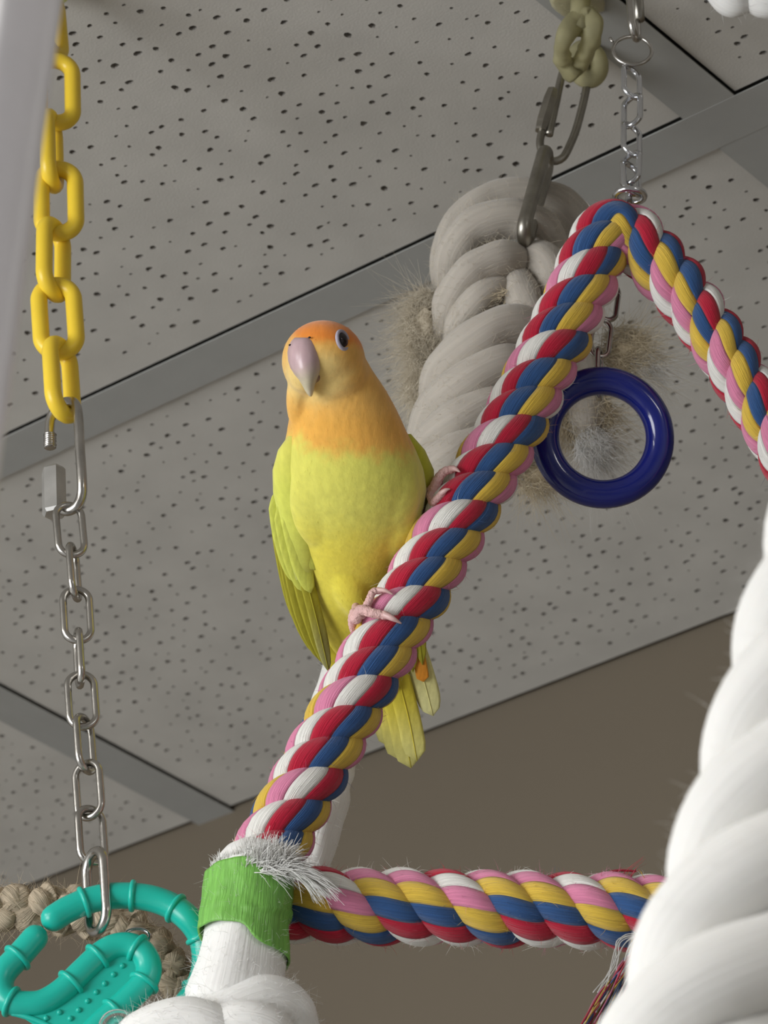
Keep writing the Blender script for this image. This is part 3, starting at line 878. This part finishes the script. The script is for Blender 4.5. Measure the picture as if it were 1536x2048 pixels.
# web between the legs
poly = [(620, 880), (760, 740), (870, 690), (960, 700), (1000, 780), (960, 900), (840, 1020), (700, 1160), (600, 1290), (480, 1330), (330, 1260), (130, 1130), (260, 1060), (440, 1020)]
front = [Z2(a, b, -.0006) for a, b in poly]
back = [Z2(a, b, .0022) for a, b in poly]
k = len(poly)
mesh_obj('web', (front + back, [tuple(range(k)), tuple(reversed(range(k, 2 * k)))] + [(i, i + k, (i + 1) % k + k, (i + 1) % k) for i in range(k)], None), M_teal, tt, smooth=False)
mesh_obj('web_rim', ptube([Z2(90, 1120, .000), Z2(200, 1150, -.0005), Z2(330, 1200, -.0005), Z2(480, 1290, 0)], TR * .22, 16, seg=8), M_teal, tt)
for a, b in ((895, 775), (830, 838), (765, 905), (703, 967), (640, 1032), (575, 1098), (515, 1160), (435, 1115), (338, 1158), (455, 1225)):
    mesh_obj('bump', ellipsoid(Z2(a, b, -.0007), RT * .0011, UP * .0011, FW * .0011, 12, 8), M_teal, tt)

# ------------------------------------------------------------------ jute rope behind the toy
YJ = 1.33
jr = thing('jute_rope', Q(200, 1850, YJ), 'fuzzy brown jute rope braided in lumps behind the teal toy', 'rope')
jp = catmull([Q(-60, 1815, YJ), Q(30, 1818, YJ), Q(110, 1822, YJ), Q(190, 1830, YJ), Q(265, 1862, YJ), Q(320, 1905, YJ), Q(355, 1960, YJ), Q(385, 2040, YJ), Q(400, 2110, YJ)], 200)
Tj, Nj, Bj = frames(jp, False, -FW)
kj = 1.47 / FPX
for s in range(3):
    cen = []
    for i, p in enumerate(jp):
        t = i / 200
        a = 2 * PI * s / 3 + t * 26
        sc_ = 1.0 if t < .45 else .78
        cen.append(p + Nj[i] * (math.cos(a * 2) * 12 * kj * sc_) + Bj[i] * (math.sin(a) * 26 * kj * sc_))
    rad = [(24 if q < 22 else 19) * kj * (1 + .40 * math.sin(q * 1.9 + s * 2.1)) for q in range(50)]
    g = tube(cen, rad, 14, rough=.25, seed=s)
    o = mesh_obj('strand', g, M_jute, jr)
    f = mesh_obj('fuzz', fuzz((g[0], g[1][:-2], None), 900, .005, .00008, out=.7, wild=.9), M_jfib, o)
    f['kind'] = 'stuff'
bead = thing('clear_bead', Q(235, 2060, 1.285), 'clear plastic bead lying between the teal toy and the white rope', 'bead')
mesh_obj('bead_body', torus(Q(237, 2058, 1.285, -.012), -FW + RT * .4 + UP * .6, .0042, .0030, 32, 16, up=UP), M_clear, bead)
wr = thing('wire_ring', Q(275, 1870, 1.315), 'tiny steel wire ring between the jute rope and the teal toy', 'ring')
mesh_obj('wire', torus(Q(274, 1872, 1.313), -FW + UP * .8, .0046, .0007, 32, 8, up=UP, ry=.0030), M_chrome, wr)

# ------------------------------------------------------------------ big white rope in front, white post
wr_ = thing('cotton_rope', P(1400, 2150, .93), 'thick white three-strand cotton rope in front of the swing bar', 'rope')
pts = [P(1850, 700, 1.02), P(1738, 1072, .985), P(1650, 1370, .965), P(1565, 1680, .945), P(1490, 1900, .93), P(1400, 2140, .915), P(1300, 2400, .90)]
d_ = pts[0] - pts[1]
pts = [pts[0] + d_ * ((ZC + .004 - pts[0].z) / d_.z), pts[0] + d_ * ((ZC - pts[0].z) / d_.z * .5)] + pts
pa = catmull(pts, 320)
Ta, Na, Ba = frames(pa, False, -FW)
Dw = 415 * .95 / FPX
Ls = [0]
for a, b in zip(pa, pa[1:]): Ls.append(Ls[-1] + (b - a).length)
for s in range(3):
    cen = []
    for i, p in enumerate(pa):
        a = Ls[i] / (Dw * 1.85) * 2 * PI + 2 * PI * s / 3 + 1.1
        cen.append(p + (Na[i] * math.cos(a) + Ba[i] * math.sin(a)) * (Dw * .295))
    g = tube(cen, Dw * .222, 26, rough=.06, seed=s + 40)
    o = mesh_obj('strand', g, M_white, wr_)
    f = mesh_obj('fuzz', fuzz((g[0], g[1][:-2], None), 2600, .004, .00005, out=.8), M_fuzzw, o)
    f['kind'] = 'stuff'
po_ = thing('cage_post', P(-300, 1500, .78), 'smooth white post standing close to the yellow plastic chain', 'post')
pp = [P(-30, -300, .86), P(-76, 0, .845), P(-128, 350, .83), P(-178, 700, .815), P(-226, 1050, .80), P(-300, 1600, .78), P(-380, 2200, .76)]
d_ = pp[0] - pp[1]
k_up = (ZC + .001 - pp[0].z) / d_.z
pp = [pp[0] + d_ * (k_up * q / 12) for q in range(12, 0, -1)] + pp + [pp[-1] + (pp[-1] - pp[-2]) * 1.5]
mesh_obj('pole', tube(catmull(pp, 90), [.0212, .0212, .0208], 40), M_post, po_)
mesh_obj('collar', tube([pp[0], pp[0] - d_.normalized() * .02], .028, 32), M_post, po_)

# ------------------------------------------------------------------ the lovebird
def dB(y): return 1.508 + (y - 700) * 4.0e-5
def BP(x, y, z): return P(x, y, dB(y) - z * PXM)
bird = thing('lovebird', BP(700, 1300, 0), 'yellow lovebird with orange face and crown clinging to the colourful rope', 'bird')
rows = [  # y, left, right, half depth, z
    (662, 600, 690, 40, 18), (700, 580, 722, 60, 15), (740, 578, 745, 66, 8), (780, 582, 772, 76, 2), (820, 580, 794, 88, 0), (860, 574, 812, 100, 2), (900, 566, 832, 110, 6),
    (940, 560, 848, 116, 10), (980, 560, 854, 118, 10), (1020, 566, 848, 116, 6), (1060, 576, 836, 110, 0), (1100, 588, 818, 102, -8), (1140, 602, 800, 92, -16),
    (1180, 614, 785, 82, -26), (1220, 626, 775, 72, -36), (1260, 640, 775, 60, -46), (1300, 660, 780, 48, -56), (1340, 690, 790, 36, -64), (1380, 725, 800, 22, -70)]
V, Fs = [], []
NSEG = 36
for y, l, r, hd, z in rows:
    for j in range(NSEG):
        a = 2 * PI * j / NSEG
        V.append(Vector(((l + r) / 2 + (r - l) / 2 * math.cos(a), y, z + hd * math.sin(a))))
for i in range(len(rows) - 1):
    for j in range(NSEG):
        j2 = (j + 1) % NSEG
        Fs.append((i * NSEG + j, i * NSEG + j2, (i + 1) * NSEG + j2, (i + 1) * NSEG + j))
Fs.append(tuple(range(NSEG)))
Fs.append(tuple(range((len(rows) - 1) * NSEG, len(rows) * NSEG)))
def el(cx, cy, cz, rx, ry, rz, tilt=0.0):
    g = ellipsoid(Vector((0, 0, 0)), Vector((rx, 0, 0)), Vector((0, ry, 0)), Vector((0, 0, rz)), 32, 24)
    R_ = Matrix.Rotation(tilt, 3, 'Z')
    return [R_ @ v + Vector((cx, cy, cz)) for v in g[0]], g[1], None
parts = [(V, Fs, None),
         el(647, 722, 24, 84, 82, 84),            # skull
         el(668, 760, 30, 72, 66, 66, -.3),        # cheek
         el(612, 745, 58, 38, 46, 44),             # muzzle round the beak
         el(596, 800, 30, 24, 60, 34),             # bib beside the chin
         el(695, 1165, 28, 40, 80, 44, -.4),      # thigh above the lower foot
         el(792, 1050, 28, 48, 80, 54, .3),       # thigh towards the rope
         el(655, 990, 62, 80, 110, 46, .1), el(760, 985, 56, 80, 100, 50, -.1)]   # breast
g = join(*parts)
me = bpy.data.meshes.new('body_base')
me.from_pydata([tuple(v * 0.01) for v in g[0]], [], g[1])
tmp = bpy.data.objects.new('body_base', me)
COL.objects.link(tmp)
md = tmp.modifiers.new('r', 'REMESH'); md.mode = 'VOXEL'; md.voxel_size = 0.045
ms = tmp.modifiers.new('s', 'SMOOTH'); ms.factor = 0.5; ms.iterations = 10
dg = bpy.context.evaluated_depsgraph_get()
ev = tmp.evaluated_get(dg)
em = ev.to_mesh()
bv = [Vector(v.co) * 100 for v in em.vertices]
bf = [tuple(p.vertices) for p in em.polygons]
ev.to_mesh_clear()
bpy.data.objects.remove(tmp)
def lerp3(a, b, t):
    t = max(0, min(1, t))
    t = t * t * (3 - 2 * t)
    return tuple(x + (y - x) * t for x, y in zip(a, b))
ORG, FACE, PALE, BIB, YGR, YEL, DEEP = [s2l(c) for c in ((246, 146, 54), (246, 190, 98), (246, 214, 136), (248, 186, 86), (232, 228, 108), (240, 226, 84), (232, 214, 66))]
def body_col(v):
    nz = noise.noise(v * .035) * 14 + noise.noise(v * .11) * 7
    x, y, z = v
    c = lerp3(ORG, FACE, (y - 668 + nz * .5 - (x - 640) * .12) / 26)                  # crown -> face
    d = math.hypot((x - 628) / 1.3, y - 755)
    c = lerp3(PALE, c, (d - 30 + nz * .6) / 45) if y > 690 else c
    c = lerp3(c, BIB, (y - 800 + nz) / 60)
    edge = 905 - 0.0016 * (x - 715) ** 2 + (12 if x > 780 else 0)
    c = lerp3(c, YGR, (y - edge + nz * 1.5 + 26) / 56)
    c = lerp3(c, YEL, (y - 1010 + nz) / 110)
    c = lerp3(c, DEEP, (y - 1180 + nz) / 100)
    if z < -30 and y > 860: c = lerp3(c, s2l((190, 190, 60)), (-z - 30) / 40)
    return c
bw = [BP(*v) for v in bv]
bf = [tuple(reversed(f)) for f in bf]
body = mesh_obj('body', (bw, bf, None), M_plume, bird, cols=[body_col(v) for v in bv])
# soft feather tips over the outline
def clumps(n, ymin, ymax, L, r, test=None):
    it, cc = [], []
    k = 0
    while k < n:
        f = random.choice(bf)
        v = bv[f[0]]
        if not (ymin < v.y < ymax) or (test and not test(v)): 
            k += .1
            continue
        a, b, c = bw[f[0]], bw[f[1]], bw[f[2]]
        nn = (b - a).cross(c - a).normalized()
        down = (-UP - nn * (-UP).dot(nn)).normalized()
        it.append((a - nn * .0003, down + nn * random.uniform(.05, .22) + rvec(.12), L * random.uniform(.6, 1.2), r, rvec(.08)))
        cc.append(body_col(v))
        k += 1
    V, Fs, _ = hairs(it, 2)
    cols = []
    for c in cc: cols += [c] * 9
    o = mesh_obj('down', (V, Fs, None), M_plume, body, cols=cols)
    o['kind'] = 'stuff'
clumps(3500, 650, 1380, .0022, .00006)

# beak
bk = []
kk = [(675, 20, 88, 609), (681, 27, 97, 610), (691, 33, 107, 610), (705, 36.5, 117, 611), (722, 36, 125, 612), (736, 32.5, 129, 613), (749, 25.5, 130, 614), (760, 18, 127, 616), (770, 13, 122, 617), (780, 9.5, 116, 618.5), (788, 6, 111, 620), (793, 2.5, 107, 621)]
V, Fs, cc = [], [], []
for y, hw, zf, cx in kk:
    dpt = max(6, hw * 1.5)
    for j in range(24):
        a = 2 * PI * j / 24
        V.append(BP(cx + hw * math.cos(a), y, zf - dpt + dpt * math.sin(a)))
        cc.append(lerp3(s2l((206, 176, 180)), s2l((216, 206, 178)), (y - 722 + (cx + hw * math.cos(a) - 612) * .3) / 45))
for i in range(len(kk) - 1):
    for j in range(24):
        j2 = (j + 1) % 24
        Fs.append((i * 24 + j, i * 24 + j2, (i + 1) * 24 + j2, (i + 1) * 24 + j))
Fs.append(tuple(reversed(range(24)))); Fs.append(tuple(range((len(kk) - 1) * 24, len(kk) * 24)))
mesh_obj('beak', (V, Fs, None), M_beak, bird, cols=cc)['label'] = 'pale pink hooked beak'
lb = ellipsoid(BP(628, 752, 90), RT * (15 * PXM), UP * (14 * PXM), FW * (18 * PXM), 18, 12)
mesh_obj('lower_beak', lb, M_beak, bird, cols=[s2l((150, 120, 100))] * len(lb[0]))
for x, y in ((580, 690), (619, 675)):
    mesh_obj('nostril', ellipsoid(BP(x, y, 92 if x > 600 else 78), RT * .0006, UP * .0004, FW * .0005, 8, 6), M_pupil, bird)
# eyes
def eye(x, y, z, nrm):
    nrm = nrm.normalized()
    c = BP(x, y, z)
    a = (UP - nrm * UP.dot(nrm)).normalized()
    b = a.cross(nrm)
    e = mesh_obj('eye', ellipsoid(c - nrm * .0006, b * .0028, a * .0030, nrm * .0020, 20, 14), M_pupil, bird)
    mesh_obj('eye_ring', torus(c - nrm * .0002, nrm, .0030, .00075, 32, 10, up=UP, ry=.0035), M_ering, e)
eye(686, 680, 84, -FW * .62 + RT * .75 + UP * .25)
eye(586, 694, -26, FW * .35 - RT * .95 + UP * .2)

# feathers
def feather(parent, pts, width, cols_, z_tilt=0.0, bow=0.10, tip=0.5, n=16, name='feather', shaft=True, thick=.00025):
    """pts: (x, y, z) pixels; width px half; thin curved vane with a shaft"""
    path = catmull([Vector(p) for p in pts], n)
    NA = 8
    V, cc = [], []
    T = [(path[min(i + 1, n)] - path[max(i - 1, 0)]).normalized() for i in range(n + 1)]
    for lay in (0, 1):
        for i in range(n + 1):
            t = i / n
            side = Vector((-T[i].y, T[i].x, 0)).normalized()
            side = (side + Vector((0, 0, z_tilt))).normalized()
            prof = min(1, (t / .18)) ** .6 if t < .18 else 1
            if t > 1 - tip: prof *= math.sqrt(max(0.0, 1 - ((t - 1 + tip) / tip) ** 2.2))
            hw = width * max(prof, .03)
            for j in range(NA + 1):
                s = j / NA * 2 - 1
                p = path[i] + side * (hw * s) + Vector((0, 0, -bow * hw * s * s - (thick / PXM if lay else 0)))
                V.append(BP(*p))
                k = (lerp3(cols_[0], cols_[1], t) if len(cols_) == 2 else (lerp3(cols_[0], cols_[1], t * 2) if t < .5 else lerp3(cols_[1], cols_[2], t * 2 - 1)))
                cc.append(tuple(q * (0.93 + .07 * math.sin(s * 9 + t * 60)) for q in k))
    w_ = NA + 1
    nl_ = (n + 1) * w_
    Fs = []
    for i in range(n):
        for j in range(NA):
            a = i * w_ + j
            Fs.append((a, a + w_, a + w_ + 1, a + 1)); Fs.append((a + nl_, a + 1 + nl_, a + w_ + 1 + nl_, a + w_ + nl_))
        for j, q in ((0, 0), (NA, 1)):
            a = i * w_ + j
            Fs.append((a, a + nl_, a + w_ + nl_, a + w_) if q == 0 else (a, a + w_, a + w_ + nl_, a + nl_))
    for j in range(NA):
        Fs.append((j, j + 1, j + 1 + nl_, j + nl_)); a = n * w_ + j
        Fs.append((a, a + nl_, a + 1 + nl_, a + 1))
    o = mesh_obj(name, (V, Fs, None), M_feather, parent, cols=cc)
    if shaft:
        g_ = tube([BP(*(q + Vector((0, 0, .8)))) for q in path], [.00035, .00012], 6)
        mesh_obj('shaft', g_, M_feather, o if parent is bird else parent, cols=[tuple(min(1, q * 1.08) for q in cols_[1])] * len(g_[0]))
    return o
LIME, LIMED, OLIVE, GREYE, PALEY, TAILY = [s2l(c) for c in ((222, 226, 100), (204, 204, 70), (176, 168, 52), (186, 182, 120), (236, 228, 140), (224, 204, 66))]
# near wing: padded shoulder with layered feathers
wrows = [(872, 576, 600, 14, 34), (900, 556, 622, 26, 34), (940, 545, 634, 34, 36), (985, 546, 634, 36, 42), (1030, 556, 630, 34, 44), (1075, 566, 632, 28, 44), (1120, 577, 632, 20, 40), (1160, 588, 626, 12, 36)]
V, Fs, cc = [], [], []
for y, l, r, hd, z in wrows:
    for j in range(28):
        a = 2 * PI * j / 28
        x = (l + r) / 2 + (r - l) / 2 * math.cos(a)
        V.append(BP(x, y, z + hd * math.sin(a)))
        cc.append(lerp3(YGR, LIME, (y - 880) / 120))
for i in range(len(wrows) - 1):
    for j in range(28):
        j2 = (j + 1) % 28
        Fs.append((i * 28 + j, i * 28 + j2, (i + 1) * 28 + j2, (i + 1) * 28 + j))
Fs.append(tuple(reversed(range(28)))); Fs.append(tuple(range((len(wrows) - 1) * 28, len(wrows) * 28)))
wing = mesh_obj('wing', (V, Fs, None), M_plume, bird, cols=cc)
wing['label'] = 'folded lime yellow wing with long olive flight feathers'
prim = [((560, 1010, 10), (575, 1110, 22), (604, 1230, 26), (640, 1322, 10)), ((556, 1000, 4), (568, 1100, 14), (594, 1220, 18), (630, 1310, 4)),
        ((575, 1040, 24), (592, 1130, 34), (622, 1240, 34), (652, 1335, 14)), ((590, 1050, 30), (608, 1140, 40), (636, 1250, 38), (658, 1345, 16)),
        ((552, 980, -4), (560, 1080, 4), (582, 1190, 8), (612, 1275, -6))]
for i, q in enumerate(prim):
    feather(wing, q, 15, (LIMED, OLIVE, (GREYE if i in (3,) else OLIVE)), bow=.2, tip=.35, z_tilt=.25)
cov = [((590, 1000, 70), (606, 1060, 66), (622, 1120, 56), (630, 1140, 50)), ((575, 1010, 66), (590, 1080, 66), (610, 1150, 52), (622, 1186, 46)), ((562, 1000, 58), (575, 1080, 54), (596, 1150, 44), (608, 1184, 40)),
       ((552, 980, 46), (562, 1060, 42), (580, 1130, 36), (592, 1165, 30)), ((598, 970, 72), (612, 1020, 68), (622, 1070, 60), (628, 1094, 54))]
for q in cov: feather(wing, q, 19, (LIME, LIME), bow=.25, tip=.4, shaft=False, z_tilt=.15)
# far wing, a sliver behind the breast
wr2 = [(868, 800, 822, 10, -16), (900, 812, 850, 20, -20), (940, 820, 868, 26, -24), (985, 822, 870, 28, -28), (1030, 818, 862, 26, -32), (1080, 806, 846, 22, -40), (1140, 790, 826, 18, -50), (1200, 772, 810, 12, -60)]
V, Fs, cc = [], [], []
for y, l, r, hd, z in wr2:
    for j in range(24):
        a = 2 * PI * j / 24
        V.append(BP((l + r) / 2 + (r - l) / 2 * math.cos(a), y, z + hd * math.sin(a)))
        cc.append(lerp3(LIMED, OLIVE, (y - 880) / 200))
for i in range(len(wr2) - 1):
    for j in range(24):
        j2 = (j + 1) % 24
        Fs.append((i * 24 + j, i * 24 + j2, (i + 1) * 24 + j2, (i + 1) * 24 + j))
Fs.append(tuple(reversed(range(24)))); Fs.append(tuple(range((len(wr2) - 1) * 24, len(wr2) * 24)))
wing2 = mesh_obj('wing', (V, Fs, None), M_plume, bird, cols=cc)
for q in (((845, 1000, -40), (842, 1120, -50), (835, 1230, -62), (845, 1330, -72)), ((835, 1010, -36), (828, 1120, -48), (820, 1240, -60), (826, 1345, -70))):
    feather(wing2, q, 16, (LIMED, OLIVE), bow=.2, tip=.35)
# tail
tails = [((745, 1250, -78), (765, 1350, -84), (786, 1440, -88), (800, 1520, -88), 26), ((755, 1250, -74), (780, 1350, -80), (805, 1450, -84), (822, 1536, -84), 27), ((770, 1250, -70), (795, 1350, -76), (818, 1440, -80), (834, 1522, -80), 24),
         ((735, 1250, -82), (752, 1340, -88), (768, 1420, -92), (780, 1494, -92), 24), ((728, 1250, -86), (742, 1320, -92), (756, 1390, -96), (766, 1455, -96), 22)]
for a, b, c, d, hw in tails:
    feather(bird, (a, b, c, d), hw, (TAILY, TAILY, PALEY), tip=.14, bow=.12, name='tail_feather')
feather(bird, ((800, 1230, -78), (828, 1300, -80), (850, 1370, -84), (866, 1432, -86)), 25, (PALEY, s2l((232, 224, 150)), s2l((232, 226, 160))), tip=.25, bow=.12, name='tail_feather')
feather(bird, ((822, 1230, -72), (832, 1285, -73), (841, 1330, -75), (847, 1364, -76)), 13, (TAILY, s2l((236, 160, 60)), s2l((236, 150, 50))), tip=.10, name='tail_feather', shaft=False)
feather(bird, ((655, 1240, -30), (668, 1280, -34), (684, 1330, -42), (694, 1370, -50)), 26, (DEEP, DEEP), tip=.4, name='vent_feather', shaft=False)
# soft tufts of the thighs
def wisps(cx, cy, z, n, L, dx, dy, spread, col):
    it = []
    for _ in range(n):
        it.append((BP(cx + random.gauss(0, spread), cy + random.gauss(0, spread * .6), z + random.gauss(0, 6)), RT * dx - UP * dy + rvec(.16), L * random.uniform(.6, 1.2), .00018, rvec(.15)))
    V, Fs, _ = hairs(it, 3)
    o = mesh_obj('down', (V, Fs, None), M_plume, body, cols=[col] * len(V)); o['kind'] = 'stuff'
wisps(716, 1190, 46, 80, .004, .3, 1, 9, YEL)

# feet: toes wrapped on the rope
def armd(y): return dep(YS, y)
def toe(parent, pts, r, claw, name='toe'):
    """pts px with dz metres in front of the rope's axis"""
    path = catmull([P(a, b, armd(b) - c) for a, b, c in pts], 30)
    o = mesh_obj(name, tube(path, [r * (1 + .10 * math.cos(q * 2.4)) * (1 - .25 * q / 20) for q in range(21)], 12, round_caps=True), M_toe, parent)
    cpth = catmull([P(a, b, armd(b) - c) for a, b, c in claw], 12)
    mesh_obj('claw', tube(cpth, [r * .62, r * .5, r * .12], 8), M_claw, o if parent is bird else parent)
    return o
def foot(leg, r):
    path = catmull([P(a, b, armd(b) - c) for a, b, c in leg], 16)
    return mesh_obj('foot', tube(path, r, 12, round_caps=True), M_toe, bird)
f1 = foot([(712, 1214, -.014), (714, 1222, -.002), (724, 1230, .010)], .0017)
toe(f1, [(712, 1236, .010), (722, 1220, .0145), (745, 1226, .0165), (775, 1232, .0172)], .0022, [(768, 1229, .0180), (785, 1237, .0188), (803, 1247, .0172)])
toe(f1, [(728, 1222, .0125), (738, 1202, .0140), (746, 1184, .0150), (762, 1181, .0150)], .0017, [(756, 1180, .0155), (770, 1181, .0168), (786, 1189, .0165)])
toe(f1, [(708, 1226, .008), (704, 1238, .006), (706, 1256, .002), (712, 1272, -.004)], .0017, [(710, 1266, .0), (716, 1280, -.006), (724, 1290, -.010)])
f2 = foot([(845, 985, .000), (858, 985, .004), (868, 975, .007)], .0020)
toe(f2, [(866, 985, .006), (874, 962, .010), (888, 944, .0118), (906, 938, .0120)], .0021, [(900, 938, .0125), (910, 938, .0145), (920, 944, .0150)])
toe(f2, [(862, 992, .006), (866, 1005, .007), (872, 1000, .010), (886, 985, .0125)], .0018, [(882, 987, .013), (892, 980, .0148), (900, 978, .0150)])
